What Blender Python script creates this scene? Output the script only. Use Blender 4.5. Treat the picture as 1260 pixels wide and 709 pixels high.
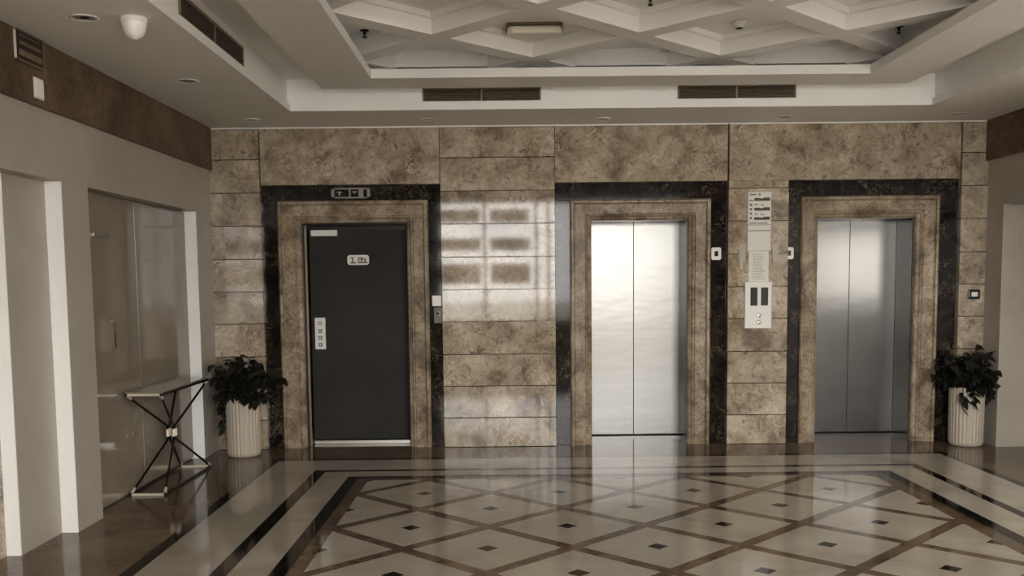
import bpy, math, random
from mathutils import Vector, Matrix

# ------------------------------------------------------------------ scene, camera, light
for o in list(bpy.data.objects):
    bpy.data.objects.remove(o, do_unlink=True)
sc = bpy.context.scene
C = sc.collection
rng = random.Random(7)

cam_data = bpy.data.cameras.new('camera')
cam = bpy.data.objects.new('camera', cam_data)
C.objects.link(cam)
F_PX, CY_PX, PITCH, YAW, ROLL = 1191.21, 448.73, 0.086293, 0.003249, 0.010691
cam_data.sensor_fit = 'HORIZONTAL'
cam_data.sensor_width = 36.0
cam_data.lens = F_PX / 1260 * 36.0
cam_data.shift_y = (CY_PX - 354.5) / 1260
cam_data.clip_start = 0.05
cam_data.clip_end = 200
def _rot():
    r0 = Matrix(((1, 0, 0), (0, 0, -1), (0, 1, 0)))
    c, s = math.cos(YAW), math.sin(YAW); ry = Matrix(((c, 0, -s), (0, 1, 0), (s, 0, c)))
    c, s = math.cos(PITCH), math.sin(PITCH); rx = Matrix(((1, 0, 0), (0, c, -s), (0, s, c)))
    c, s = math.cos(ROLL), math.sin(ROLL); rz = Matrix(((c, s, 0), (-s, c, 0), (0, 0, 1)))
    m = rz @ rx @ ry @ r0
    return Matrix((m[0], -m[1], -m[2])).transposed()
cam.matrix_world = Matrix.Translation((0, 0, 1.6)) @ _rot().to_4x4()
sc.camera = cam

sc.view_settings.view_transform = 'Standard'
sc.view_settings.look = 'None'
sc.view_settings.gamma = 1.0
sc.view_settings.use_curve_mapping = False
sc.view_settings.exposure = 0.0
sc.cycles.use_denoising = True
sc.cycles.max_bounces = 10
sc.cycles.diffuse_bounces = 5
sc.cycles.glossy_bounces = 5
sc.cycles.sample_clamp_indirect = 6.0
sc.cycles.caustics_reflective = False
sc.cycles.caustics_refractive = False

SKY = 19.0
world = bpy.data.worlds.new('overcast_sky')
sc.world = world
world.use_nodes = True
bg = world.node_tree.nodes['Background']
bg.inputs['Color'].default_value = (1.0, 0.98, 0.945, 1)     # even bright haze
bg.inputs['Strength'].default_value = SKY

def portal(name, loc, rot, sx, sy):
    l = bpy.data.lights.new(name, 'AREA')
    l.shape = 'RECTANGLE'; l.size = sx; l.size_y = sy
    l.cycles.is_portal = True
    o = bpy.data.objects.new(name, l); C.objects.link(o)
    o.location = loc; o.rotation_euler = rot
    return o
# daylight through the glazed front and through the side window (sampling portals only)
portal('front_daylight', (1.05, -1.28, 1.62), (math.pi / 2, 0, 0), 5.4, 3.3)
portal('side_daylight', (5.13, 5.55, 1.75), (0, math.pi / 2, 0), 1.0, 3.5)

# ------------------------------------------------------------------ materials
def new_mat(name):
    m = bpy.data.materials.new(name); m.use_nodes = True
    nt = m.node_tree
    return m, nt, nt.nodes['Principled BSDF']
def nd(nt, typ, **kw):
    n = nt.nodes.new(typ)
    for k, v in kw.items():
        setattr(n, k, v)
    return n
def rgba(c): return (c[0], c[1], c[2], 1)
def ramp(nt, fac, stops):
    r = nd(nt, 'ShaderNodeValToRGB')
    e = r.color_ramp.elements
    while len(e) < len(stops): e.new(0.5)
    for i, (p, c) in enumerate(stops):
        e[i].position = p; e[i].color = rgba(c)
    nt.links.new(fac, r.inputs[0])
    return r.outputs[0]
def noise(nt, vec, scale, detail=6, rough=0.6, dist=0.0):
    n = nd(nt, 'ShaderNodeTexNoise')
    n.inputs['Scale'].default_value = scale; n.inputs['Detail'].default_value = detail
    n.inputs['Roughness'].default_value = rough; n.inputs['Distortion'].default_value = dist
    nt.links.new(vec, n.inputs['Vector'])
    return n.outputs['Fac']
def mix(nt, a, b, fac, mode='MIX'):
    m = nd(nt, 'ShaderNodeMix', data_type='RGBA', blend_type=mode)
    for s, v in ((m.inputs[6], a), (m.inputs[7], b), (m.inputs[0], fac)):
        if hasattr(v, 'is_linked'): nt.links.new(v, s)
        elif isinstance(v, (int, float)): s.default_value = v
        else: s.default_value = rgba(v)
    return m.outputs[2]
def obj_coords(nt, slab=False):
    tc = nd(nt, 'ShaderNodeTexCoord')
    if not slab: return tc.outputs['Object']
    at = nd(nt, 'ShaderNodeAttribute', attribute_name='slab')
    v = nd(nt, 'ShaderNodeVectorMath', operation='MULTIPLY_ADD')
    nt.links.new(at.outputs['Fac'], v.inputs[0])
    v.inputs[1].default_value = (37.0, 53.0, 71.0)
    nt.links.new(tc.outputs['Object'], v.inputs[2])
    return v.outputs[0]

def plain(name, col, rough=0.5, metal=0.0, var=0.06, scale=6.0, ior=1.5, bump=0.0):
    """one colour with a little procedural unevenness"""
    m, nt, b = new_mat(name)
    v = obj_coords(nt)
    n = noise(nt, v, scale, 5)
    c2 = tuple(min(1, x * (1 + var)) for x in col); c1 = tuple(x * (1 - var) for x in col)
    nt.links.new(ramp(nt, n, [(0.3, c1), (0.7, c2)]), b.inputs['Base Color'])
    b.inputs['Roughness'].default_value = rough
    b.inputs['Metallic'].default_value = metal
    b.inputs['IOR'].default_value = ior
    if bump:
        bp = nd(nt, 'ShaderNodeBump'); bp.inputs['Strength'].default_value = bump; bp.inputs['Distance'].default_value = 0.002
        nt.links.new(noise(nt, v, 60, 3), bp.inputs['Height']); nt.links.new(bp.outputs[0], b.inputs['Normal'])
    return m

def marble(name, dark, base, light, scale=3.0, rough=0.08, ior=1.5, spots=0.6, veins=0.35, vein_col=None, slab=False, wave=0.0, blotch=0.0):
    m, nt, b = new_mat(name)
    v = obj_coords(nt, slab)
    n1 = noise(nt, v, scale, 9, 0.62, 0.5)
    col = ramp(nt, n1, [(0.33, dark), (0.47, base), (0.66, light)])
    nb = noise(nt, v, scale * 9, 6, 0.75, 0.3)
    col = mix(nt, col, ramp(nt, nb, [(0.30, (0.45, 0.45, 0.45)), (0.5, (1, 1, 1)), (0.72, (1.5, 1.5, 1.5))]), blotch, 'MULTIPLY')
    n2 = noise(nt, v, scale * 4.5, 7, 0.7, 0.8)
    sp = ramp(nt, n2, [(0.32, (1, 1, 1)), (0.46, (0, 0, 0))])
    k = nd(nt, 'ShaderNodeMath', operation='MULTIPLY'); k.inputs[1].default_value = spots
    nt.links.new(sp, k.inputs[0])
    col = mix(nt, col, tuple(x * 0.55 for x in dark), k.outputs[0])
    n3 = noise(nt, v, scale * 1.6, 8, 0.6, 1.6)
    vv = ramp(nt, n3, [(0.470, (0, 0, 0)), (0.495, (1, 1, 1)), (0.520, (0, 0, 0))])
    k2 = nd(nt, 'ShaderNodeMath', operation='MULTIPLY'); k2.inputs[1].default_value = veins
    nt.links.new(vv, k2.inputs[0])
    n4 = noise(nt, v, scale * 0.9, 3)
    k3 = nd(nt, 'ShaderNodeMath', operation='MULTIPLY')
    nt.links.new(k2.outputs[0], k3.inputs[0])
    nt.links.new(ramp(nt, n4, [(0.45, (0, 0, 0)), (0.62, (1, 1, 1))]), k3.inputs[1])
    col = mix(nt, col, vein_col or tuple(min(1, x * 1.5) for x in light), k3.outputs[0])
    nt.links.new(col, b.inputs['Base Color'])
    b.inputs['Roughness'].default_value = rough
    b.inputs['IOR'].default_value = ior
    if wave:
        bp = nd(nt, 'ShaderNodeBump'); bp.inputs['Strength'].default_value = wave; bp.inputs['Distance'].default_value = 0.004
        nt.links.new(noise(nt, v, 2.2, 2), bp.inputs['Height']); nt.links.new(bp.outputs[0], b.inputs['Normal'])
    return m

def steel(name, col, rough, aniso=0.7):
    m, nt, b = new_mat(name)
    tc = nd(nt, 'ShaderNodeTexCoord')
    mp = nd(nt, 'ShaderNodeMapping'); mp.inputs['Scale'].default_value = (160, 160, 1.2)
    nt.links.new(tc.outputs['Object'], mp.inputs[0])
    n = noise(nt, mp.outputs[0], 3.0, 4)
    nt.links.new(ramp(nt, n, [(0.3, tuple(x * 0.93 for x in col)), (0.7, col)]), b.inputs['Base Color'])
    b.inputs['Metallic'].default_value = 1.0
    b.inputs['Roughness'].default_value = rough
    b.inputs['Anisotropic'].default_value = aniso
    tg = nd(nt, 'ShaderNodeTangent', direction_type='RADIAL', axis='Z')
    nt.links.new(tg.outputs[0], b.inputs['Tangent'])
    # slightly uneven sheet
    bp = nd(nt, 'ShaderNodeBump'); bp.inputs['Strength'].default_value = 0.12; bp.inputs['Distance'].default_value = 0.01
    mp2 = nd(nt, 'ShaderNodeMapping'); mp2.inputs['Scale'].default_value = (0.8, 0.8, 2.4)
    nt.links.new(tc.outputs['Object'], mp2.inputs[0])
    nt.links.new(noise(nt, mp2.outputs[0], 2.0, 2), bp.inputs['Height'])
    nt.links.new(bp.outputs[0], b.inputs['Normal'])
    return m

BROWN = marble('brown_marble', (0.15, 0.112, 0.078), (0.32, 0.256, 0.184), (0.47, 0.395, 0.305), 3.4, 0.05, 1.41, 0.8, 0.7, slab=True, wave=0.06, blotch=0.5)
MOULD = marble('brown_marble_moulding', (0.10, 0.071, 0.046), (0.235, 0.178, 0.12), (0.40, 0.325, 0.24), 4.5, 0.30, 1.22, 0.7, 0.45, blotch=0.8)
BLACKM = marble('black_marble', (0.004, 0.003, 0.002), (0.010, 0.008, 0.006), (0.020, 0.016, 0.012), 6.5, 0.06, 1.3, 0.3, 0.65, (0.26, 0.20, 0.14))
FRIEZE = marble('dark_brown_marble', (0.050, 0.030, 0.016), (0.090, 0.057, 0.034), (0.150, 0.102, 0.063), 2.2, 0.40, 1.3, 0.6, 0.25, blotch=0.7)
FL_CREAM = marble('floor_cream_marble', (0.28, 0.244, 0.197), (0.34, 0.301, 0.25), (0.395, 0.355, 0.297), 1.6, 0.07, 1.29, 0.05, 0.15)
FL_BROWN = marble('floor_brown_marble', (0.065, 0.042, 0.025), (0.105, 0.071, 0.045), (0.15, 0.106, 0.07), 5.0, 0.07, 1.29, 0.3, 0.15)
FL_OUTER = marble('floor_dark_brown_marble', (0.085, 0.057, 0.034), (0.125, 0.087, 0.056), (0.165, 0.119, 0.080), 2.2, 0.10, 1.26, 0.15, 0.12)
FL_BLACK = marble('floor_black_marble', (0.005, 0.004, 0.003), (0.010, 0.008, 0.006), (0.018, 0.014, 0.010), 5.0, 0.07, 1.29, 0.3, 0.25, (0.06, 0.05, 0.04))
WALLP = marble('cream_wall_stone', (0.34, 0.307, 0.255), (0.375, 0.34, 0.285), (0.41, 0.372, 0.315), 1.3, 0.42, 1.45, 0.02, 0.05)
PANEL = marble('polished_beige_panel', (0.20, 0.165, 0.125), (0.225, 0.19, 0.145), (0.25, 0.212, 0.165), 1.2, 0.06, 1.38, 0.05, 0.05)
CEIL = plain('ceiling_paint', (0.82, 0.81, 0.785), 0.6, var=0.02, scale=1.5)
WHITEP = plain('white_gloss_paint', (0.86, 0.855, 0.835), 0.45, var=0.02)
STEEL = steel('brushed_steel', (0.125, 0.1215, 0.115), 0.24)
DARKDOOR = plain('charcoal_door_paint', (0.029, 0.027, 0.024), 0.5, var=0.15, scale=2.0, ior=1.2)
DARKMETAL = plain('dark_bronze_metal', (0.012, 0.009, 0.007), 0.35, 0.6)
BRONZE = plain('bronze_strip', (0.20, 0.15, 0.10), 0.35, 0.8)
BRASS_LIT = plain('brass_and_lit_rail', (0.62, 0.56, 0.46), 0.4, 0.4, var=0.03)
WHITEPL = plain('white_plastic', (0.74, 0.73, 0.69), 0.4, var=0.02)
BRIGHTPL = plain('bright_white_plastic', (0.88, 0.875, 0.85), 0.4, var=0.02)
DARKALU = plain('dull_aluminium', (0.20, 0.18, 0.155), 0.45, 0.6)
KEYPL = plain('grey_brown_plate', (0.10, 0.085, 0.07), 0.45, 0.2)
LENS = plain('downlight_lens', (0.30, 0.27, 0.22), 0.4)
PAPER = plain('white_paper', (0.70, 0.685, 0.64), 0.8, var=0.02)
PRINT = plain('grey_print', (0.16, 0.14, 0.12), 0.8, var=0.05)
PRINTL = plain('pale_grey_print', (0.36, 0.34, 0.31), 0.8, var=0.05)
BROWNP = plain('dark_brown_print', (0.050, 0.032, 0.020), 0.6)
BLACKG = plain('black_glass', (0.006, 0.006, 0.006), 0.08)
SILVER = plain('aluminium', (0.55, 0.52, 0.47), 0.35, 1.0, var=0.04)
SIGNGOLD = plain('sign_lettering_gold', (0.20, 0.145, 0.085), 0.4, 0.3)
SIGNDARK = plain('sign_dark_face', (0.012, 0.008, 0.005), 0.5)
POT = plain('white_ceramic', (0.45, 0.39, 0.315), 0.5, var=0.03)
SOIL = plain('potting_soil', (0.020, 0.014, 0.009), 0.95, var=0.3, scale=40)
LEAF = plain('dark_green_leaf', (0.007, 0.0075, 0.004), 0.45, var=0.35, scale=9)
STEM = plain('brown_stem', (0.022, 0.016, 0.010), 0.6)
GRILLE = plain('vent_slat_bronze', (0.20, 0.155, 0.11), 0.5, 0.3)
DUCT = plain('dark_duct', (0.006, 0.005, 0.004), 0.9)
LAMPG = plain('lamp_diffuser', (0.80, 0.75, 0.66), 0.45, var=0.02)
TTOP = plain('smoked_table_glass', (0.20, 0.165, 0.125), 0.08, var=0.03, ior=1.55)
MIRR = plain('clear_holder_plastic', (0.42, 0.37, 0.31), 0.15, var=0.02)
PAVE = plain('pavement', (0.36, 0.34, 0.31), 0.9, var=0.1, scale=0.6)
SKYSCREEN = plain('added_screen_pale', (0.62, 0.60, 0.56), 0.9, var=0.05)

# ------------------------------------------------------------------ mesh building
class MB:
    """collects faces into one mesh object"""
    def __init__(self): self.v = []; self.f = []; self.mi = []; self.sl = []; self.sm = []
    def add(self, vs, fs, mat=0, slab=0.0, smooth=False):
        o = len(self.v); self.v += [tuple(x) for x in vs]
        for f in fs:
            self.f.append(tuple(i + o for i in f)); self.mi.append(mat); self.sl.append(slab); self.sm.append(smooth)
        return self
    def box(self, x0, x1, y0, y1, z0, z1, mat=0, slab=0.0):
        vs = [(x, y, z) for z in (z0, z1) for y in (y0, y1) for x in (x0, x1)]
        return self.add(vs, [(0, 2, 3, 1), (4, 5, 7, 6), (0, 1, 5, 4), (2, 6, 7, 3), (0, 4, 6, 2), (1, 3, 7, 5)], mat, slab)
    def poly(self, pts, mat=0): return self.add(pts, [tuple(range(len(pts)))], mat)
    def prism(self, pts, ext, mat=0, slab=0.0):
        """closed outline pts (3-D) swept by vector ext"""
        n = len(pts); e = Vector(ext)
        vs = [Vector(p) for p in pts] + [Vector(p) + e for p in pts]
        fs = [tuple(range(n))[::-1], tuple(range(n, 2 * n))] + [(i, (i + 1) % n, n + (i + 1) % n, n + i) for i in range(n)]
        return self.add(vs, fs, mat, slab)
    def tube(self, path, r, n=8, mat=0, cap=True, square=False):
        pts = [Vector(p) for p in path]; k = len(pts); vs = []; fs = []
        up = Vector((0, 0, 1))
        rr = r if isinstance(r, (list, tuple)) else [r] * k
        if square: n = 4
        for i, p in enumerate(pts):
            t = (pts[min(i + 1, k - 1)] - pts[max(i - 1, 0)]).normalized()
            a = t.cross(up)
            if a.length < 1e-3: a = t.cross(Vector((1, 0, 0)))
            a.normalize(); b = a.cross(t)
            for j in range(n):
                w = 2 * math.pi * (j + (0.5 if square else 0)) / n
                vs.append(p + (a * math.cos(w) + b * math.sin(w)) * rr[i])
        for i in range(k - 1):
            for j in range(n):
                fs.append((i * n + j, i * n + (j + 1) % n, (i + 1) * n + (j + 1) % n, (i + 1) * n + j))
        self.add(vs, fs, mat, smooth=not square)
        if cap:
            self.add(vs[:n], [tuple(range(n))[::-1]], mat); self.add(vs[-n:], [tuple(range(n))], mat)
        return self
    def lathe(self, cx, cy, prof, n=32, mat=0, axis='z', smooth=True, c3=0.0):
        """prof: (radius, height) pairs; axis z, or y (height runs along y, centre cx,c3)"""
        vs = []; fs = []; k = len(prof)
        for r, h in prof:
            for j in range(n):
                w = 2 * math.pi * j / n
                if axis == 'z': vs.append((cx + r * math.cos(w), cy + r * math.sin(w), h))
                else: vs.append((cx + r * math.cos(w), h, c3 + r * math.sin(w)))
        for i in range(k - 1):
            for j in range(n):
                fs.append((i * n + j, i * n + (j + 1) % n, (i + 1) * n + (j + 1) % n, (i + 1) * n + j))
        self.add(vs, fs, mat, smooth=smooth)
        self.add(vs[:n], [tuple(range(n))[::-1]], mat); self.add(vs[-n:], [tuple(range(n))], mat)
        return self
    def build(self, name, mats, parent=None, bevel=0.0, origin=None, seg=2):
        me = bpy.data.meshes.new(name)
        org = Vector(origin) if origin else Vector((0, 0, 0))
        base = parent_world(parent)
        me.from_pydata([tuple(Vector(v) - org) for v in self.v], [], self.f)
        for m in (mats if isinstance(mats, (list, tuple)) else [mats]): me.materials.append(m)
        me.polygons.foreach_set('material_index', self.mi)
        me.polygons.foreach_set('use_smooth', self.sm)
        if any(self.sl):
            a = me.attributes.new('slab', 'FLOAT', 'FACE'); a.data.foreach_set('value', self.sl)
        me.update()
        o = bpy.data.objects.new(name, me); C.objects.link(o)
        if parent is not None: o.parent = parent
        o.location = org - base
        if bevel:
            b = o.modifiers.new('bevel', 'BEVEL'); b.width = bevel; b.segments = seg; b.limit_method = 'ANGLE'; b.angle_limit = 0.7
        return o
def parent_world(p):
    v = Vector((0, 0, 0))
    while p is not None: v = v + Vector(p.location); p = p.parent
    return v
def struct(o): o['kind'] = 'structure'; return o
def tag(o, label, cat, group=None):
    o['label'] = label; o['category'] = cat
    if group: o['group'] = group
    return o
def thing(name, label, cat, loc, group=None):
    o = bpy.data.objects.new(name, None); C.objects.link(o)
    o.empty_display_size = 0.1; o.location = loc
    return tag(o, label, cat, group)
def clip(poly, x0, x1, y0, y1):
    """Sutherland-Hodgman clip of a 2-D polygon to a rectangle"""
    for ax, lim, s in ((0, x0, 1), (0, x1, -1), (1, y0, 1), (1, y1, -1)):
        out = []
        for i, p in enumerate(poly):
            q = poly[(i + 1) % len(poly)]
            pi, qi = (p[ax] - lim) * s >= -1e-9, (q[ax] - lim) * s >= -1e-9
            if pi: out.append(p)
            if pi != qi:
                t = (lim - p[ax]) / (q[ax] - p[ax])
                out.append((p[0] + (q[0] - p[0]) * t, p[1] + (q[1] - p[1]) * t))
        poly = out
        if len(poly) < 3: return []
    clean = []
    for p in poly:
        if not clean or math.dist(p, clean[-1]) > 1e-6: clean.append(p)
    if len(clean) > 1 and math.dist(clean[0], clean[-1]) < 1e-6: clean.pop()
    return clean if len(clean) > 2 else []

# ------------------------------------------------------------------ plan dimensions (metres)
XL, XR = -2.81, 4.56          # side wall faces
YF = 9.27                     # face of the lift wall
YW = -1.2                     # glazed front
ZC = 3.06                     # low ceiling
YB = 2.6                      # where the high entrance bay begins
BAY = 3.8

# ------------------------------------------------------------------ floor with inlaid marble
m = MB()
m.box(-3.6, 5.6, YW - 0.2, 10.2, -0.12, 0.0, 0)
e1, e2, e3, e4, e5 = 0.0004, 0.0008, 0.0012, 0.0016, 0.0020
Y0 = 3.0  # inlay stops here; darker unseen floor added in front, less bounce on ceiling
def quad(x0, x1, y0, y1, z, mat): m.poly([(x0, y0, z), (x1, y0, z), (x1, y1, z), (x0, y1, z)], mat)
quad(-2.17, 3.97, Y0, 8.73, e1, 1)          # outer black line
quad(-2.085, 3.89, Y0 + .1, 8.645, e2, 2)   # cream band
quad(-1.665, 3.475, Y0 + .5, 8.185, e3, 1)  # middle black line
quad(-1.565, 3.395, Y0 + .6, 8.105, e4, 2)
quad(-1.335, 3.145, Y0 + .9, 7.895, e5, 1)  # inner black line
quad(-1.240, 3.045, Y0 + 1, 7.815, e5 + e1, 3)
LX0, LX1, LY0, LY1 = -1.150, 2.935, Y0 + 1.1, 7.735
PX, PY, PP = -0.6499, 7.2201, 1.0203
zt, zd = e5 + e2, e5 + e3
for i in range(-4, 12):
    for j in range(-4, 20):
        if (i + j) % 2: continue
        cx, cy = PX + i * PP / 2, PY - j * PP / 2
        a = PP / 2 - 0.060
        for h, z, mt in ((a, zt, 2), (0.066, zd, 1)):
            p = clip([(cx, cy - h), (cx + h, cy), (cx, cy + h), (cx - h, cy)], LX0, LX1, LY0, LY1)
            if p: m.poly([(x, y, z) for x, y in p], mt)
struct(m.build('floor', [FL_OUTER, FL_BLACK, FL_CREAM, FL_BROWN]))

# ------------------------------------------------------------------ lift wall
D1 = (-1.975, -0.965); L1 = (0.805, 1.730); L2 = (2.980, 3.915)   # openings
ZO = 2.168
m = MB()
YCORE, YEND = 9.405, 9.80
xs = [XL - 0.6, *D1, *L1, *L2, XR + 0.7]
for k in range(0, len(xs), 2): m.box(xs[k], xs[k + 1], YCORE, YEND, 0, ZC)
for a, b in (D1, L1, L2): m.box(a, b, YCORE, YEND, ZO, ZC)
joints = [0.0, 0.285, 0.593, 0.900, 1.215, 1.521, 1.830, 2.144, 2.453, 2.764, ZC - 0.012]
def slabs(x0, x1, zs):
    for z0, z1 in zip(zs, zs[1:]):
        m.box(x0, x1, YF, YCORE + 0.01, z0 + 0.0035, z1 - 0.0035, 0, rng.random() + 0.01)
slabs(XL - 0.4, -2.338, joints)
slabs(-0.630, 0.452, joints)
slabs(2.102, 2.672, joints[:9])
slabs(4.312, XR + 0.5, joints)
for x0, x1, z0 in ((-2.328, -0.636, 2.524), (0.458, 2.092, 2.524), (2.107, 4.300, 2.524)):
    m.box(x0, x1, YF + 0.012, YCORE + 0.01, z0, ZC - 0.012, 0, rng.random() + 0.01)
m.box(2.107, 2.672, YF + 0.012, YCORE + 0.01, 2.457, 2.5235, 0, 0.5)
struct(m.build('wall_back', [BROWN], bevel=0.002, seg=1))

struct(MB().box(XL - 0.6, XR + 0.7, 9.92, 10.02, 0, ZC).build('wall_shaft', [DUCT]))
# thin white shadow-gap bead along the top of the lift wall
m = MB()
for x0, x1 in ((-2.79, -2.338), (-2.328, -0.636), (-0.630, 0.452), (0.458, 2.092), (2.107, 4.300), (4.312, 4.54)):
    m.box(x0, x1, YF - 0.008, YF + 0.02, ZC - 0.012, ZC - 0.001)
struct(m.build('trim_1', [WHITEP]))

n_trim = 2
def u_black(x0, x1, zt_, xi0, xi1, zi):
    global n_trim
    m = MB(); y0, y1 = 9.33, YCORE + 0.005
    m.box(x0, xi0 + 0.01, y0, y1, 0, zi); m.box(xi1 - 0.01, x1, y0, y1, 0, zi); m.box(x0, x1, y0, y1, zi, zt_)
    o = struct(m.build('trim_%d' % n_trim, [BLACKM], bevel=0.002, seg=1)); n_trim += 1
    return o
def u_mould(x0, x1, zt_, xi0, xi1, zi):
    """stepped marble architrave: a profile swept round jambs and head with mitred corners"""
    global n_trim
    prof = [(0, 9.40), (0, 9.300), (0.07, 9.283), (0.16, 9.283), (0.19, 9.303), (0.24, 9.310), (0.68, 9.310), (0.72, 9.322), (0.78, 9.318), (0.84, 9.335), (0.95, 9.345), (1.0, 9.36), (1.0, 9.42)]
    m = MB(); vs = []; k = len(prof)
    for t, y in prof:
        a = x0 + t * (xi0 - x0); b = x1 + t * (xi1 - x1); z = zt_ + t * (zi - zt_)
        vs += [(a, y, 0), (a, y, z), (b, y, z), (b, y, 0)]
    fs = []
    for i in range(k - 1):
        for s in range(3):
            fs.append((4 * i + s, 4 * i + s + 1, 4 * i + 5 + s, 4 * i + 4 + s))
    m.add(vs, fs)
    o = struct(m.build('trim_%d' % n_trim, [MOULD])); n_trim += 1
    return o
u_black(-2.350, -0.637, 2.520, -2.190, -0.758, 2.375); u_mould(-2.190, -0.758, 2.377, *D1, ZO)
u_black(0.455, 2.096, 2.520, 0.597, 1.940, 2.360); u_mould(0.597, 1.940, 2.360, *L1, ZO)
u_black(2.680, 4.308, 2.520, 2.803, 4.125, 2.372); u_mould(2.803, 4.125, 2.372, *L2, ZO)

# steel-lined lift reveals and lift doors
def lift(x0, x1, label):
    global n_trim
    m = MB()
    m.box(x0 - 0.006, x0 + 0.002, 9.425, 9.79, 0, ZO); m.box(x1 - 0.002, x1 + 0.006, 9.425, 9.79, 0, ZO)
    m.box(x0, x1, 9.425, 9.79, ZO - 0.004, ZO + 0.004)
    m.box(x0, x1, 9.70, 9.80, 0.0005, 0.016)
    for yy in (9.735, 9.765): m.box(x0, x1, yy, yy + 0.008, 0.016, 0.0175, 1)
    struct(m.build('trim_%d' % n_trim, [STEEL, DUCT])); n_trim += 1
    xm = (x0 + x1) / 2
    t = thing('elevator_door', label, 'elevator door', (xm, 9.80, 0.0))
    for a, b in ((x0 - 0.02, xm - 0.002), (xm + 0.002, x1 + 0.02)):
        MB().box(a, b, 9.802, 9.84, 0.022, ZO + 0.02).build('door_panel', STEEL, t, bevel=0.002, origin=((a + b) / 2, 9.80, 0))
    return t
lift(*L1, 'bright stainless steel sliding elevator door in the middle marble surround')
lift(*L2, 'stainless steel sliding elevator door near the right wall, grey in its lower half')

# ------------------------------------------------------------------ black door
x0, x1 = D1
m = MB()
for a, b in ((x0 - 0.004, x0 + 0.012), (x1 - 0.012, x1 + 0.004)): m.box(a, b, 9.425, 9.62, 0, ZO)
m.box(x0, x1, 9.425, 9.62, ZO - 0.012, ZO + 0.004)
m.box(x0 + 0.012, x0 + 0.026, 9.47, 9.485, 0, ZO - 0.012, 1); 
struct(m.build('trim_%d' % n_trim, [DARKMETAL, BRONZE])); n_trim += 1
door = thing('door_1', 'charcoal black flush door in marble surround with white push plate', 'door', (x0, 9.56, 0))
struct(door)
MB().box(x0 + 0.030, x1 - 0.014, 9.565, 9.61, 0.045, ZO - 0.055).build('leaf', DARKDOOR, door, bevel=0.003)
MB().box(x0 + 0.012, x1 - 0.012, 9.575, 9.64, ZO - 0.055, ZO - 0.012).build('head_rail', DARKMETAL, door)
MB().box(x0 + 0.030, x1 - 0.014, 9.555, 9.612, 0.002, 0.030).build('threshold_strip', SILVER, door)
o = MB().box(-1.927, -1.665, 9.548, 9.566, 2.055, 2.115).build('door_closer', WHITEPL, door, bevel=0.006); o['label'] = 'white box at the top corner of the black door'
m = MB()
def rrect(m, cx, cz, w, h, r, y0, y1, mat=0, n=5):
    pts = []
    for sx, sz, a0 in ((1, 1, 0), (-1, 1, 90), (-1, -1, 180), (1, -1, 270)):
        for k in range(n + 1):
            a = math.radians(a0 + 90 * k / n)
            pts.append((cx + sx * (w / 2 - r) + r * math.cos(a), y0, cz + sz * (h / 2 - r) + r * math.sin(a)))
    return m.prism(pts, (0, y1 - y0, 0), mat)
rrect(m, -1.467, 1.820, 0.212, 0.098, 0.026, 9.556, 9.566)
o = m.build('name_plate', WHITEPL, door, bevel=0.002)
for qs in (((-1.545, 1.793, .055, .016), (-1.530, 1.818, .014, .050), (-1.548, 1.842, .040, .010)),
           ((-1.470, 1.795, .095, .014), (-1.468, 1.815, .012, .040), (-1.468, 1.838, .055, .012), (-1.440, 1.818, .014, .042), (-1.405, 1.816, .014, .040), (-1.445, 1.826, .050, .009))):
    g = MB()   # dark characters of the plate
    for q in qs: g.box(q[0], q[0] + q[2], 9.5545, 9.557, q[1] - q[3] / 2, q[1] + q[3] / 2)
    g.build('character', PRINT, o)
m = MB(); rrect(m, -1.858, 1.102, 0.104, 0.312, 0.008, 9.552, 9.566)
o = m.build('push_plate', WHITEPL, door, bevel=0.002); o['label'] = 'tall white plate at hand height'
for k, z in enumerate((1.205, 1.128, 1.060, 0.992)):
    g = MB()
    for q in ((-.022, .012, .044, .008), (-.016, -.002, .010, .026), (.006, -.002, .012, .028), (-.020, -.016, .040, .008)):
        g.box(-1.858 + q[0], -1.858 + q[0] + q[2], 9.550, 9.5525, z + q[1] - q[3] / 2, z + q[1] + q[3] / 2)
    g.build('character', PRINTL if k == 0 else PRINT, o)

# ------------------------------------------------------------------ left wall
XO = -3.30
m = MB()
ZH = 2.255
m.box(XO, XL, YW, 9.41, ZH, 2.70)                       # band over the recesses
m.box(XO, XL, 6.195, 6.578, 0, ZH)                      # pier between recesses
m.box(XO, XL, 8.84, 9.41, 0, ZH)                        # end pier
m.box(XO, -2.914, 5.665, 6.195, 0, ZH)                  # stepped reveal
m.box(XO, XL, YW, 4.30, 0, ZH)
m.box(XO, -2.935, 6.578, 8.84, 0, ZH)                   # back of the recess behind the door
m.box(XO, -3.000, 4.30, 5.665, 0, ZH, 1)
m.box(XO, XL, YW, YB, 2.70, BAY)
struct(m.build('wall_left', [WALLP, BROWN]))
m = MB()      # white painted jamb linings facing the lobby entrance
m.box(-2.918, XL - 0.0005, 6.185, 6.196, 0, ZH); m.box(-2.934, XL - 0.0005, 8.830, 8.841, 0, ZH); m.box(-3.0, -2.9145, 5.655, 5.666, 0, ZH)
struct(m.build('trim_%d' % n_trim, [WHITEP])); n_trim += 1
struct(MB().box(XO, -2.778, YW, 9.41, 2.668, ZC).build('trim_%d' % n_trim, [FRIEZE])); n_trim += 1
d2 = thing('door_2', 'polished beige panel door set in the left wall recess', 'door', (-2.915, 6.6, 0)); struct(d2)
MB().box(-2.934, -2.915, 6.580, 7.640, 0.012, ZH - 0.006).build('door_panel', PANEL, d2, bevel=0.002)
MB().box(-2.934, -2.915, 7.646, 8.838, 0.012, ZH - 0.006).build('door_panel', PANEL, d2, bevel=0.002)
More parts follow.
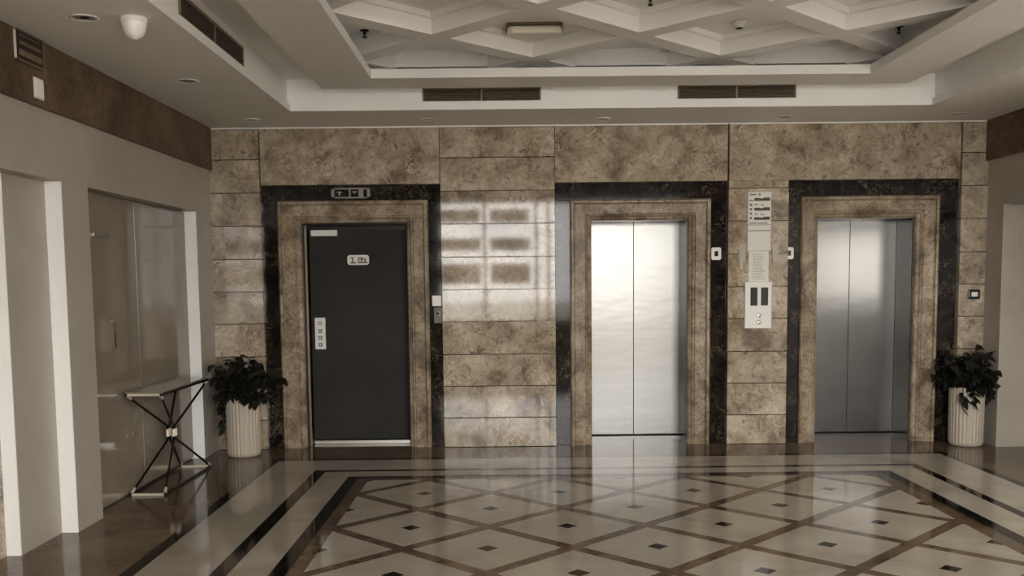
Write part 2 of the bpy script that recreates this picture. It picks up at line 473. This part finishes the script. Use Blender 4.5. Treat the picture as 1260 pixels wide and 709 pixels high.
hd = MB().tube([(-2.916, 7.11, 1.335), (-2.885, 7.11, 1.335), (-2.885, 7.11, 1.135), (-2.916, 7.11, 1.135)], 0.009, 8).build('handle', SILVER, d2); hd['label'] = 'slim upright pull handle'
MB().box(-2.917, -2.898, 6.85, 7.12, 1.940, 1.968).build('hinge_fitting', SILVER, d2, bevel=0.003)

# ------------------------------------------------------------------ right wall
XO2 = 5.15
m = MB()
m.box(XR, XO2, YW, 9.41, ZH, 2.70)
m.box(XR, XO2, 8.965, 9.41, 0, ZH)
m.box(XR, XO2, YW, 3.70, 0, ZH)
m.box(4.86, XO2, 3.70, 8.965, 0, 1.28)
m.box(4.86, XO2, 7.35, 8.965, 1.28, ZH)
m.box(4.86, XO2, 3.70, 3.80, 1.28, ZH)
m.box(XR, XO2, YW, YB, 2.70, BAY)
struct(m.build('wall_right', [WALLP]))
struct(MB().box(4.530, XO2, YW, 9.41, 2.685, ZC).build('trim_%d' % n_trim, [FRIEZE])); n_trim += 1
m = MB()
for y in (3.80, 4.97, 6.15, 7.31): m.box(4.90, 4.95, y, y + 0.04, 1.28, ZH)
m.box(4.90, 4.95, 3.80, 7.35, 1.28, 1.32); m.box(4.90, 4.95, 3.80, 7.35, ZH - 0.04, ZH)
struct(m.build('window_2', [WHITEP]))

# ------------------------------------------------------------------ glazed front behind the viewer, and outdoors
m = MB()
m.box(XO, -1.44, YW - 0.2, YW, 0, BAY); m.box(3.72, XO2, YW - 0.2, YW, 0, BAY); m.box(-1.44, 3.72, YW - 0.2, YW, 3.24, BAY)
m.box(-1.44, 1.35, YW - 0.2, YW, 0, 0.75)
struct(m.build('wall_front', [WALLP]))
m = MB()
for x in (-1.44, -0.50, 0.55, 0.80, 1.30, 3.65): m.box(x, x + 0.07, YW - 0.14, YW - 0.06, 0.75 if x < 1.2 else 0, 3.24)
m.box(-1.44, 3.72, YW - 0.14, YW - 0.06, 3.17, 3.24); m.box(-1.44, 1.35, YW - 0.14, YW - 0.06, 0.75, 0.81)
for x in (-1.36, -0.35):
    for z0, z1 in ((2.78, 3.05), (2.22, 2.47), (1.55, 1.95)): m.box(x, x + 0.80, YW - 0.13, YW - 0.07, z0, z1, 1)  # dark panels added for the pattern mirrored in the middle pier
struct(m.build('window_1', [WHITEP, FL_OUTER]))
struct(MB().box(-40, 40, -60, YW - 0.2, -0.25, -0.12).box(5.6, 40, YW - 0.2, 30, -0.25, -0.12).build('ground', [PAVE]))
struct(MB().box(10.0, 10.4, -6, 16, -0.2, 9.0).build('wall_added_screen', [SKYSCREEN]))  # added unseen wall, dims the sky seen through the side window

# ------------------------------------------------------------------ ceiling
OX0, OX1, OY1 = -1.84, 3.64, 8.415       # opening in the low ceiling
IX0, IX1, IY1 = -1.06, 2.875, 7.79       # inner edge of the hung frame
FX0, FX1, FY1 = -1.525, 3.345, 8.20      # outer edge of the hung frame
ZT = 3.33
m = MB()
m.box(XO, OX0, YB, 9.9, ZC, 3.12); m.box(OX1, XO2, YB, 9.9, ZC, 3.12); m.box(OX0, OX1, OY1, 9.9, ZC, 3.12)
m.box(XO, OX0 - 0.03, YB, 9.9, 3.12, 3.60); m.box(OX1 + 0.03, XO2, YB, 9.9, 3.12, 3.60); m.box(OX0 - 0.03, OX1 + 0.03, OY1 + 0.02, 9.9, 3.12, 3.60)
m.box(OX0 - 0.03, FX0 + 0.04, YB, OY1 + 0.02, ZT, 3.60); m.box(FX1 - 0.04, OX1 + 0.03, YB, OY1 + 0.02, ZT, 3.60); m.box(FX0, FX1, FY1 - 0.04, OY1 + 0.02, ZT, 3.60)
m.box(XO, OX0, YB - 0.1, YB, ZC, BAY); m.box(OX1, XO2, YB - 0.1, YB, ZC, BAY); m.box(OX0, OX1, YB - 0.1, YB, 3.66, BAY)                    # bulkhead to the entrance bay
m.box(XO, XO2, YW - 0.2, YB, BAY, BAY + 0.2)
struct(m.build('ceiling', [CEIL]))
# white cornice lining the step
m = MB()
m.box(OX0, OX1, OY1 - 0.002, OY1 + 0.004, ZC + 0.001, 3.119); m.box(OX0 - 0.02, OX1 + 0.02, OY1 + 0.014, OY1 + 0.0195, 3.121, ZT - 0.001)
struct(m.build('trim_%d' % n_trim, [WHITEP])); n_trim += 1
# hung frame
m = MB()
for z0, z1, a0, a1, b1 in ((3.200, 3.268, IX0, IX1, IY1), (3.268, 3.36, FX0 + 0.05, FX1 - 0.05, FY1 - 0.05)):
    m.box(FX0, a0, YB, FY1, z0, z1); m.box(a1, FX1, YB, FY1, z0, z1); m.box(a0, a1, b1, FY1, z0, z1)
struct(m.build('trim_%d' % n_trim, [CEIL])); n_trim += 1
# coffered slab: diamonds on a 45 degree lattice, every coffer with a stepped inner moulding
m = MB()
ZK, CP, A1, A2 = 3.350, 1.474, 0.617, 0.560
H1, H2 = 0.105, 0.145
KX0, KX1, KY0, KY1 = -1.20, 3.10, YB, 8.15
KCX, KCY = 0.214, 7.173
dia = lambda cx, cy, h: [(cx, cy - h), (cx + h, cy), (cx, cy + h), (cx - h, cy)]
def wall_faces(p, z0, z1):
    for i in range(len(p)):
        q = p[(i + 1) % len(p)]
        m.poly([(*p[i], z0), (*q, z0), (*q, z1), (*p[i], z1)])
for i in range(-4, 8):
    for j in range(-3, 12):
        if (i + j) % 2: continue
        cx, cy = KCX + i * CP / 2, KCY - j * CP / 2
        D, A, B = dia(cx, cy, CP / 2), dia(cx, cy, A1), dia(cx, cy, A2)
        for k in range(4):
            l = (k + 1) % 4
            for P, Q, z in ((D, A, ZK), (A, B, ZK + H1)):
                r = clip([P[k], P[l], Q[l], Q[k]], KX0, KX1, KY0, KY1)
                if r: m.poly([(x, y, z) for x, y in r])
        a = clip(A, KX0, KX1, KY0, KY1)
        if a: wall_faces(a, ZK, ZK + H1)
        b = clip(B, KX0, KX1, KY0, KY1)
        if b:
            wall_faces(b, ZK + H1, ZK + H2); m.poly([(x, y, ZK + H2) for x, y in b])
m.box(FX0, KX0 - 0.003, YB, FY1, ZK, ZK + 0.3); m.box(KX1 + 0.003, FX1, YB, FY1, ZK, ZK + 0.3); m.box(KX0, KX1, KY1 + 0.003, FY1, ZK, ZK + 0.3)
m.box(FX0, FX1, YB, FY1, ZK + H2 + 0.01, ZK + 0.3); m.box(KX0, KX1, YB - 0.02, YB - 0.003, ZK, ZK + 0.2)
struct(m.build('ceiling_1', [CEIL]))

# ------------------------------------------------------------------ ceiling fittings
def vent(label, cx, w):
    y, z0, z1 = OY1 + 0.02, 3.135, 3.243
    t = thing('air_vent', label, 'air vent', (cx, y, (z0 + z1) / 2), 'slatted air vents in the ceiling step')
    a, b = cx - w / 2, cx + w / 2
    MB().box(a, b, y - 0.006, y - 0.001, z0, z1).build('duct_backing', DUCT, t)
    f = MB()
    f.box(a - 0.02, b + 0.02, y - 0.016, y - 0.002, z0 - 0.02, z0 - 0.004, 0); f.box(a - 0.004, b + 0.004, y - 0.014, y - 0.002, z1 - 0.006, z1 + 0.004, 1)
    f.box(a - 0.004, a + 0.010, y - 0.014, y - 0.002, z0, z1, 1); f.box(b - 0.010, b + 0.004, y - 0.014, y - 0.002, z0, z1, 1)
    f.box(cx - 0.008, cx + 0.008, y - 0.014, y - 0.002, z0, z1, 1)
    f.build('frame', [WHITEP, GRILLE], t)
    s = MB()
    for k in range(6):
        z = z0 + 0.006 + k * 0.017
        s.add([(a, y - 0.013, z), (b, y - 0.013, z), (b, y - 0.005, z + 0.014), (a, y - 0.005, z + 0.014)], [(0, 1, 2, 3)])
    s.build('slats', GRILLE, t)
vent('dark slatted air vent in the ceiling step above the black door', -0.207, 1.005)
vent('dark slatted air vent in the ceiling step above the gap between the two elevators', 1.971, 1.005)
t = thing('air_vent', 'dark slatted air vent on the left ceiling step near the white dome', 'air vent', (OX0 - 0.03, 6.42, 3.2), 'slatted air vents in the ceiling step')
xw = OX0 - 0.03
MB().box(xw + 0.001, xw + 0.006, 5.72, 7.02, 3.135, 3.262).build('duct_backing', DUCT, t)
f = MB(); f.box(xw + 0.002, xw + 0.014, 5.70, 7.04, 3.255, 3.27); f.box(xw + 0.002, xw + 0.014, 5.70, 7.04, 3.125, 3.138)
for y in (5.70, 6.36, 7.02): f.box(xw + 0.002, xw + 0.014, y, y + 0.02, 3.13, 3.265)
f.build('frame', GRILLE, t)
s = MB()
for k in range(7):
    z = 3.143 + k * 0.017
    s.add([(xw + 0.012, 5.72, z), (xw + 0.012, 7.02, z), (xw + 0.005, 7.02, z + 0.013), (xw + 0.005, 5.72, z + 0.013)], [(0, 1, 2, 3)])
s.build('slats', GRILLE, t)

# white dome
t = thing('dome_light', 'white bowl shaped dome fixture hanging under the left ceiling margin', 'ceiling light', (-2.035, 5.46, ZC))
MB().lathe(-2.035, 5.46, [(0.020, ZC), (0.070, ZC - 0.001), (0.073, ZC - 0.020), (0.068, ZC - 0.026), (0.02, ZC - 0.026)], 32).build('mounting_ring', WHITEP, t)
MB().lathe(-2.035, 5.46, [(0.066, ZC - 0.026), (0.065, ZC - 0.045), (0.058, ZC - 0.074), (0.044, ZC - 0.098), (0.026, ZC - 0.112), (0.008, ZC - 0.117)], 32).build('dome', BRIGHTPL, t)

def downlight(x, y, r, label, grp='recessed downlights in the lower ceiling'):
    t = thing('downlight', label, 'ceiling light', (x, y, ZC), grp)
    MB().lathe(x, y, [(r * 0.80, ZC - 0.001), (r, ZC - 0.002), (r, ZC - 0.006), (r * 0.86, ZC - 0.010), (r * 0.78, ZC - 0.003)], 28).build('trim_ring', CEIL, t)
    MB().lathe(x, y, [(r * 0.79, ZC - 0.0005), (r * 0.79, ZC - 0.0035), (r * 0.3, ZC - 0.0030), (0.005, ZC - 0.0030)], 28).build('lens', LENS, t)
downlight(-2.297, 5.44, 0.078, 'round recessed downlight beside the white dome fixture')
downlight(-2.285, 7.117, 0.078, 'round recessed downlight on the left ceiling margin above the panel door')
downlight(-2.268, 8.80, 0.070, 'round recessed downlight in the far left ceiling corner')
downlight(-0.696, 8.88, 0.070, 'round recessed downlight over the right edge of the black door surround')
downlight(0.877, 8.93, 0.070, 'round recessed downlight over the left edge of the middle elevator surround')
downlight(2.529, 8.93, 0.070, 'round recessed downlight over the elevator notices')
downlight(4.067, 8.84, 0.070, 'round recessed downlight in the far right ceiling corner')

# rectangular lamp in a coffer
ZTOP = ZK + H2
t = thing('ceiling_lamp', 'rectangular ceiling lamp with rounded ends inside a diamond coffer', 'ceiling light', (0.217, 7.41, ZTOP))
def stad(m, cx, cy, w, d, z0, z1, mat=0, r=0.04):
    pts = []
    for sx, sy, a0 in ((1, 1, 0), (-1, 1, 90), (-1, -1, 180), (1, -1, 270)):
        for k in range(6):
            a = math.radians(a0 + 18 * k)
            pts.append((cx + sx * (w / 2 - r) + r * math.cos(a), cy + sy * (d / 2 - r) + r * math.sin(a), z0))
    return m.prism(pts, (0, 0, z1 - z0), mat)
stad(MB(), 0.217, 7.41, 0.42, 0.215, ZTOP - 0.020, ZTOP).build('base', BRONZE, t)
stad(MB(), 0.217, 7.41, 0.40, 0.190, ZTOP - 0.075, ZTOP - 0.019, 0, 0.05).build('diffuser', LAMPG, t, bevel=0.015, seg=3)
# smoke detector
t = thing('smoke_detector', 'small round white smoke detector inside a diamond coffer', 'smoke detector', (1.735, 7.36, ZTOP))
MB().lathe(1.735, 7.36, [(0.02, ZTOP), (0.052, ZTOP - 0.001), (0.052, ZTOP - 0.018), (0.040, ZTOP - 0.022)], 24).build('base', WHITEPL, t)
MB().lathe(1.735, 7.36, [(0.036, ZTOP - 0.022), (0.038, ZTOP - 0.032), (0.034, ZTOP - 0.042), (0.010, ZTOP - 0.046)], 24).build('sensor_head', WHITEPL, t)
MB().lathe(1.735, 7.36, [(0.030, ZTOP - 0.0455), (0.022, ZTOP - 0.052), (0.004, ZTOP - 0.053)], 20).build('grille', DARKMETAL, t)
def sprinkler(x, y, label):
    t = thing('sprinkler_head', label, 'sprinkler', (x, y, ZTOP), 'sprinkler heads in the coffers')
    MB().lathe(x, y, [(0.004, ZTOP), (0.034, ZTOP - 0.001), (0.030, ZTOP - 0.010), (0.012, ZTOP - 0.012)], 20).build('escutcheon', DARKMETAL, t)
    b = MB().lathe(x, y, [(0.011, ZTOP - 0.012), (0.011, ZTOP - 0.030), (0.005, ZTOP - 0.032), (0.005, ZTOP - 0.050)], 12)
    b.tube([(x - 0.010, y, ZTOP - 0.028), (x - 0.014, y, ZTOP - 0.042), (x, y, ZTOP - 0.054)], 0.003, 6).tube([(x + 0.010, y, ZTOP - 0.028), (x + 0.014, y, ZTOP - 0.042), (x, y, ZTOP - 0.054)], 0.003, 6)
    b.build('nozzle', DARKMETAL, t)
    MB().lathe(x, y, [(0.004, ZTOP - 0.052), (0.020, ZTOP - 0.054), (0.020, ZTOP - 0.057), (0.004, ZTOP - 0.058)], 16).build('deflector', DARKMETAL, t)
sprinkler(-1.06, 7.49, 'small dark sprinkler head in the half coffer at the left edge')
sprinkler(2.985, 7.52, 'small dark sprinkler head in the half coffer at the right edge')
sprinkler(0.98, 6.70, 'small dark sprinkler head in the central coffer at the top edge')

# ------------------------------------------------------------------ fittings on the lift wall
t = thing('floor_indicator', 'metal framed floor indicator above the black door', 'display panel', (-1.486, 9.328, 2.447))
m = MB(); a, b, z0, z1 = -1.672, -1.302, 2.398, 2.497
m.box(a, b, 9.312, 9.329, z0, z0 + 0.016); m.box(a, b, 9.312, 9.329, z1 - 0.016, z1); m.box(a, a + 0.030, 9.312, 9.329, z0, z1); m.box(b - 0.030, b, 9.312, 9.329, z0, z1)
m.box(-1.505, -1.487, 9.313, 9.329, z0, z1); m.box(-1.410, -1.365, 9.313, 9.329, z0, z1)
m.build('frame', DARKALU, t, bevel=0.002)
for p, q in ((-1.640, -1.506), (-1.486, -1.411), (-1.364, -1.333)): MB().box(p, q, 9.319, 9.328, z0 + 0.014, z1 - 0.014).build('screen', BLACKG, t)
for qs in (((-1.617, 2.458, .045, .010), (-1.600, 2.440, .012, .030)), ((-1.470, 2.460, .045, .010), (-1.455, 2.452, .012, .020))):
    g = MB()
    for q in qs: g.box(q[0], q[0] + q[2], 9.3175, 9.3195, q[1] - q[3] / 2, q[1] + q[3] / 2)
    g.build('digit', PRINTL, t)

def plate(name, label, cat, cx, cz, w, h, y, cfun=None, grp=None, mat=WHITEPL, r=0.01):
    t = thing(name, label, cat, (cx, y, cz), grp)
    m = MB(); rrect(m, cx, cz, w, h, r, y - 0.012, y - 0.0005); m.build('face_plate', mat, t, bevel=0.003)
    if cfun: cfun(t)
    return t
def hall(cx, cz):
    def f(t):
        m = MB(); rrect(m, cx, cz, 0.034, 0.048, 0.004, 9.312, 9.322); m.build('button', BLACKG, t)
    return f
plate('call_button', 'white call button plate on black marble beside the middle elevator', 'elevator button', 1.998, 1.838, 0.094, 0.120, 9.330, hall(1.998, 1.838), 'call button plates on the black marble', r=0.018)
plate('call_button', 'white call button plate on black marble beside the right elevator', 'elevator button', 2.703, 1.836, 0.074, 0.115, 9.330, hall(2.695, 1.836), 'call button plates on the black marble', r=0.018)
def sw(t): MB().box(-0.706, -0.666, 9.313, 9.3195, 1.395, 1.435).build('rocker', BRIGHTPL, t, bevel=0.003)
plate('light_switch', 'square white switch on the black marble right of the black door', 'switch', -0.686, 1.416, 0.086, 0.102, 9.330, sw, None, BRIGHTPL, r=0.006)
def kh(t):
    m = MB(); m.lathe(-0.674, 0, [(0.004, 9.318), (0.012, 9.317), (0.012, 9.310), (0.003, 9.309)], 14, axis='y', c3=1.295); m.build('key_cylinder', DARKMETAL, t)
    MB().box(-0.680, -0.650, 9.314, 9.3185, 1.265, 1.320).build('cover', DARKALU, t, bevel=0.002)
plate('key_switch', 'dark metal key switch just under the square white switch', 'switch', -0.673, 1.276, 0.086, 0.148, 9.330, kh, mat=KEYPL, r=0.004)

# notices and call panel between the elevators
YN = YF - 0.001
t = thing('directory_sign', 'tall white floor directory with brown bars between the two elevators', 'sign', (2.390, YN, 2.13))
MB().box(2.283, 2.503, YN - 0.008, YN, 1.860, 2.412).build('board', PAPER, t, bevel=0.001)
y0, y1 = YN - 0.0095, YN - 0.0078
for z, w in ((2.345, .15), (2.253, .15), (2.165, .15)):
    x = 2.342
    g = MB().prism([(x, y0, z - .014), (x + w, y0, z - .014), (x + w, y0, z + .016), (x + w * .62, y0, z + .016), (x + w * .5, y0, z + .006), (x + w * .3, y0, z + .012), (x, y0, z + .012)], (0, y1 - y0, 0))
    g.build('bar', BROWNP, t)
for z in (2.295, 2.253, 2.213, 2.170): MB().box(2.300, 2.322, y0, y1, z - 0.012, z + 0.010).build('floor_number', PRINT, t)
MB().box(2.300, 2.360, y0, y1, 2.383, 2.395).build('heading', PRINT, t)
MB().lathe(2.393, 0, [(0.002, y1), (0.010, y1), (0.010, y0), (0.002, y0)], 12, axis='y', c3=2.389).build('emblem', PRINT, t)
for z, a, b in ((2.335, 2.293, 2.335), (2.296, 2.345, 2.375), (2.291, 2.405, 2.435), (2.205, 2.345, 2.375), (2.203, 2.400, 2.440), (2.122, 2.295, 2.370), (2.121, 2.375, 2.470)): MB().box(a, b, y0, y1, z - .005, z + .005).build('text_line', PRINT, t)
MB().box(2.288, 2.498, y0, y1, 2.046, 2.054).build('rule', PRINT, t)
MB().box(2.283, 2.503, y0, y1, 2.100, 2.108).build('rule', PRINTL, t)

t = thing('paper_notice', 'narrow white printed notice hung between the directory and the call panel', 'notice', (2.391, YN, 1.71))
MB().box(2.296, 2.486, YN - 0.005, YN, 1.562, 1.856).build('sheet', PAPER, t)
g = MB()
for k in range(15):
    z = 1.826 - k * 0.0165
    a = 2.330 + rng.random() * 0.012; b = 2.450 - rng.random() * 0.03
    x = a
    while x < b:
        w = 0.010 + rng.random() * 0.018; g.box(x, min(x + w, b), YN - 0.0062, YN - 0.0048, z - .0035, z + .0035); x += w + 0.006
g.build('lettering', PRINTL, t)

t = thing('elevator_call_box', 'white elevator call panel with two dark screens and two round buttons', 'control panel', (2.387, YN, 1.343))
m = MB(); rrect(m, 2.387, 1.343, 0.256, 0.444, 0.006, YN - 0.022, YN); m.build('face_plate', WHITEPL, t, bevel=0.004)
for a, b in ((2.311, 2.378), (2.412, 2.480)): MB().box(a, b, YN - 0.025, YN - 0.0215, 1.340, 1.512).build('screen', BLACKG, t, bevel=0.001)
for z in (1.247, 1.178):
    MB().lathe(2.394, 0, [(0.004, YN - 0.0215), (0.021, YN - 0.022), (0.021, YN - 0.025), (0.015, YN - 0.028), (0.003, YN - 0.028)], 20, axis='y', c3=z).build('button', SILVER, t)
    g = MB(); s = 1 if z > 1.2 else -1
    g.prism([(2.386, YN - 0.0295, z - 0.005 * s), (2.402, YN - 0.0295, z - 0.005 * s), (2.394, YN - 0.0295, z + 0.008 * s)], (0, 0.0012, 0)); g.build('arrow', PRINT, t)
def holder(cx, label):
    t = thing('card_holder', label, 'holder', (cx, YN, 1.83), 'clear holders beside the notices')
    m = MB(); rrect(m, cx, 1.838, 0.066, 0.178, 0.008, YN - 0.006, YN); m.build('back_plate', MIRR, t, bevel=0.002)
    m = MB(); m.box(cx - 0.030, cx + 0.030, YN - 0.020, YN - 0.016, 1.756, 1.870); m.box(cx - 0.030, cx - 0.026, YN - 0.018, YN - 0.005, 1.756, 1.870); m.box(cx + 0.026, cx + 0.030, YN - 0.018, YN - 0.005, 1.756, 1.870); m.box(cx - 0.030, cx + 0.030, YN - 0.020, YN - 0.005, 1.752, 1.757)
    m.build('pocket', MIRR, t)
    MB().box(cx - 0.018, cx + 0.006, YN - 0.004, YN, 1.690, 1.750).build('tail', BRONZE, t)
holder(2.232, 'clear card holder on the marble left of the narrow notice')
holder(2.548, 'clear card holder on the marble right of the narrow notice')

t = thing('keypad', 'small black wall device with a white square above the right planter', 'wall device', (4.452, YN, 1.425))
m = MB(); rrect(m, 4.452, 1.425, 0.108, 0.092, 0.012, YN - 0.024, YN); m.build('housing', BLACKG, t, bevel=0.004)
MB().box(4.424, 4.482, YN - 0.0265, YN - 0.0235, 1.404, 1.446).build('screen', WHITEPL, t, bevel=0.001)

# ------------------------------------------------------------------ fittings on the left frieze
XF = -2.777
t = thing('wall_sign', 'dark framed sign with gold lettering high on the brown frieze', 'sign', (XF, 5.78, 2.97))
MB().box(XF, XF + 0.014, 5.630, 5.935, 2.890, 3.052).build('board', SIGNDARK, t)
f = MB(); f.box(XF, XF + 0.009, 5.615, 5.628, 2.885, 3.055); f.box(XF, XF + 0.020, 5.930, 5.940, 2.885, 3.055, 1); f.box(XF, XF + 0.020, 5.615, 5.94, 2.880, 2.890, 1); f.box(XF, XF + 0.020, 5.615, 5.94, 3.046, 3.055, 1)
f.build('frame', [WHITEPL, SIGNGOLD], t)
g = MB()
for zz, h, runs in ((2.985, .016, ((5.655, 5.74), (5.75, 5.90))), (2.930, .034, ((5.645, 5.710), (5.718, 5.835), (5.843, 5.915)))):
    for a, b in runs: g.box(XF + 0.013, XF + 0.017, a, b, zz - h / 2, zz + h / 2)
g.box(XF + 0.013, XF + 0.016, 5.65, 5.90, 3.026, 3.032)
g.build('lettering', SIGNGOLD, t)
t = thing('emergency_light', 'small upright white box on the brown frieze below the gold sign', 'wall device', (XF, 5.885, 2.766))
MB().box(XF, XF + 0.005, 5.822, 5.940, 2.706, 2.828).build('back_plate', WHITEPL, t, bevel=0.002)
MB().box(XF + 0.005, XF + 0.011, 5.832, 5.930, 2.716, 2.818).build('cover', BRIGHTPL, t, bevel=0.002)

# ------------------------------------------------------------------ console table
TX0, TX1, TY0, TY1, TH = -2.895, -2.615, 7.255, 8.400, 0.795
t = thing('console_table', 'hourglass console table with thin dark bars and brass corner fittings by the panel door', 'table', ((TX0 + TX1) / 2, (TY0 + TY1) / 2, 0))
MB().box(TX0 + 0.004, TX1 - 0.004, TY0 + 0.004, TY1 - 0.004, TH - 0.014, TH).build('tabletop', TTOP, t, bevel=0.002)
R = 0.0095
def rail(name, z, lab=None):
    f = MB()
    f.box(TX0, TX0 + 0.018, TY0, TY1, z - 0.009, z + 0.009, 0); f.box(TX1 - 0.018, TX1, TY0, TY1, z - 0.009, z + 0.009, 0)
    f.box(TX0 + 0.018, TX1 - 0.018, TY0, TY0 + 0.018, z - 0.009, z + 0.009, 1); f.box(TX0 + 0.018, TX1 - 0.018, TY1 - 0.018, TY1, z - 0.009, z + 0.009, 1)  # end rails pale: window light on them is put into the colour
    f.build(name, [DARKMETAL, BRASS_LIT], t)
rail('top_frame', TH - 0.023); rail('base_frame', 0.0095)
CX_, CY_ = (TX0 + TX1) / 2, (TY0 + TY1) / 2
for sx in (-1, 1):
    for sy in (-1, 1):
        cxn, cyn = CX_ + sx * 0.024, CY_ + sy * 0.024
        ex, ey = (TX1 - 0.012 if sx > 0 else TX0 + 0.012), (TY1 - 0.012 if sy > 0 else TY0 + 0.012)
        l = MB().tube([(ex, ey, TH - 0.03), (cxn, cyn, 0.455), (cxn, cyn, 0.345), (ex, ey, 0.015)], R, 8).build('leg', DARKMETAL, t)
        MB().tube([(cxn, cyn, 0.43), (cxn, cyn, 0.37)], 0.0155, 12).build('collar', BRASS_LIT, l)
        for (z0, z1) in ((TH - 0.03, 0.7), (0.02, 0.09)):
            k = 0.055
            d = (Vector((cxn, cyn, 0.455 if z0 > 0.4 else 0.345)) - Vector((ex, ey, z0))).normalized()
            p = Vector((ex, ey, z0))
            MB().tube([p, p + d * k], 0.0125, 10).build('ferrule', BRASS_LIT, l)

# ------------------------------------------------------------------ potted plants
def potted_plant(cx, cy, label, seed, trail):
    r = random.Random(seed)
    t = thing('potted_plant', label, 'plant', (cx, cy, 0))
    prof = [(0.118, 0.0), (0.138, 0.006), (0.150, 0.022), (0.155, 0.05), (0.157, 0.30), (0.158, 0.535), (0.157, 0.556), (0.150, 0.562), (0.140, 0.556), (0.138, 0.50)]
    n = 168; vs = []; fs = []
    for i, (rad, h) in enumerate(prof):
        amp = (0, 0.002, 0.004, 0.0055, 0.0055, 0.0055, 0.003, 0, 0, 0)[i]
        for j in range(n):
            w = 2 * math.pi * j / n
            rr = rad - amp * (1 - abs(math.sin(14 * w))) * 1.3
            vs.append((cx + rr * math.cos(w), cy + rr * math.sin(w), h))
    for i in range(len(prof) - 1):
        for j in range(n): fs.append((i * n + j, i * n + (j + 1) % n, (i + 1) * n + (j + 1) % n, (i + 1) * n + j))
    m = MB(); m.add(vs, fs, smooth=True); m.add(vs[:n], [tuple(range(n))[::-1]])
    o = m.build('pot', POT, t); o['label'] = 'white pot with upright fluting'
    MB().lathe(cx, cy, [(0.002, 0.515), (0.08, 0.525), (0.139, 0.515), (0.139, 0.50), (0.01, 0.49)], 32).build('soil', SOIL, t)
    lf = MB(); st = MB()
    def leaf(p, d, L, W, droop):
        d = Vector(d).normalized()
        side = d.cross(Vector((0, 0, 1)))
        if side.length < 0.05: side = Vector((1, 0, 0))
        side.normalize()
        side = (Matrix.Rotation(r.uniform(-0.7, 0.7), 3, d) @ side)
        up = side.cross(d).normalized()
        rows = ((0.0, 0.10), (0.10, 0.62), (0.28, 1.0), (0.52, 0.88), (0.78, 0.48), (1.0, 0.02))
        vs = []
        for s, w in rows:
            c = p + d * (L * s) - Vector((0, 0, 1)) * (droop * L * s * s)
            vs += [c + side * (W * w) + up * 0.22 * W * w, c, c - side * (W * w) + up * 0.22 * W * w]
        fs = []
        for k in range(len(rows) - 1):
            a = 3 * k; fs += [(a, a + 1, a + 4, a + 3), (a + 1, a + 2, a + 5, a + 4)]
        lf.add(vs, fs, smooth=True)
    c0 = Vector((cx, cy, 0.53))
    for k in range(62):
        ang = r.uniform(0, 2 * math.pi); el = r.uniform(0.05, 1.45)
        d = Vector((math.cos(ang) * math.cos(el), math.sin(ang) * math.cos(el), math.sin(el)))
        ln = r.uniform(0.16, 0.30) + 0.12 * math.sin(el) ** 2
        p0 = c0 + Vector((math.cos(ang), math.sin(ang), 0)) * r.uniform(0.02, 0.10)
        p2 = p0 + d * ln
        if p2.x > XR - 0.09: p2.x = XR - 0.09
        if p2.x < XL + 0.07: p2.x = XL + 0.07
        if p2.y > YF - 0.09: p2.y = YF - 0.09
        p1 = (p0 + p2) / 2 + Vector((0, 0, 0.05))
        st.tube([p0, p1, p2], [0.005, 0.004, 0.003], 5)
        for q in range(9):
            f = 0.30 + 0.70 * q / 8
            b = p0.lerp(p1, f * 2) if f < 0.5 else p1.lerp(p2, f * 2 - 1)
            dd = Vector((r.uniform(-1, 1), r.uniform(-1, 0.6), r.uniform(-0.8, 0.45)))
            L = r.uniform(0.065, 0.105)
            tip = b + dd.normalized() * L
            if tip.y > YF - 0.03 or tip.x > XR - 0.03 or tip.x < XL + 0.03: dd.x *= -1; dd.y = -abs(dd.y)
            if b.z - 0.05 < 0.57 and math.hypot(b.x - cx, b.y - cy) < 0.15: dd.z = abs(dd.z)
            leaf(b, dd, L, L * 0.42, r.uniform(0.1, 0.5))
    for (dx, dy, zend) in trail:
        p = [c0 + Vector((dx * 0.5, dy * 0.5, 0.03)), Vector((cx + dx * 0.95, cy + dy * 0.95, 0.60)), Vector((cx + dx * 1.12, cy + dy * 1.12, 0.52)), Vector((cx + dx * 1.15, cy + dy * 1.15, (0.5 + zend) / 2)), Vector((cx + dx * 1.1, cy + dy * 1.1, zend))]
        st.tube(p, 0.0035, 5)
        for k in range(7):
            f = k / 6; b = p[2].lerp(p[4], f)
            leaf(b, (r.uniform(-0.9, 0.9), r.uniform(-0.9, 0.0), r.uniform(-0.9, 0.0)), r.uniform(0.06, 0.085), 0.032, 0.3)
    lf.build('foliage', LEAF, t); st.build('stems', STEM, t)
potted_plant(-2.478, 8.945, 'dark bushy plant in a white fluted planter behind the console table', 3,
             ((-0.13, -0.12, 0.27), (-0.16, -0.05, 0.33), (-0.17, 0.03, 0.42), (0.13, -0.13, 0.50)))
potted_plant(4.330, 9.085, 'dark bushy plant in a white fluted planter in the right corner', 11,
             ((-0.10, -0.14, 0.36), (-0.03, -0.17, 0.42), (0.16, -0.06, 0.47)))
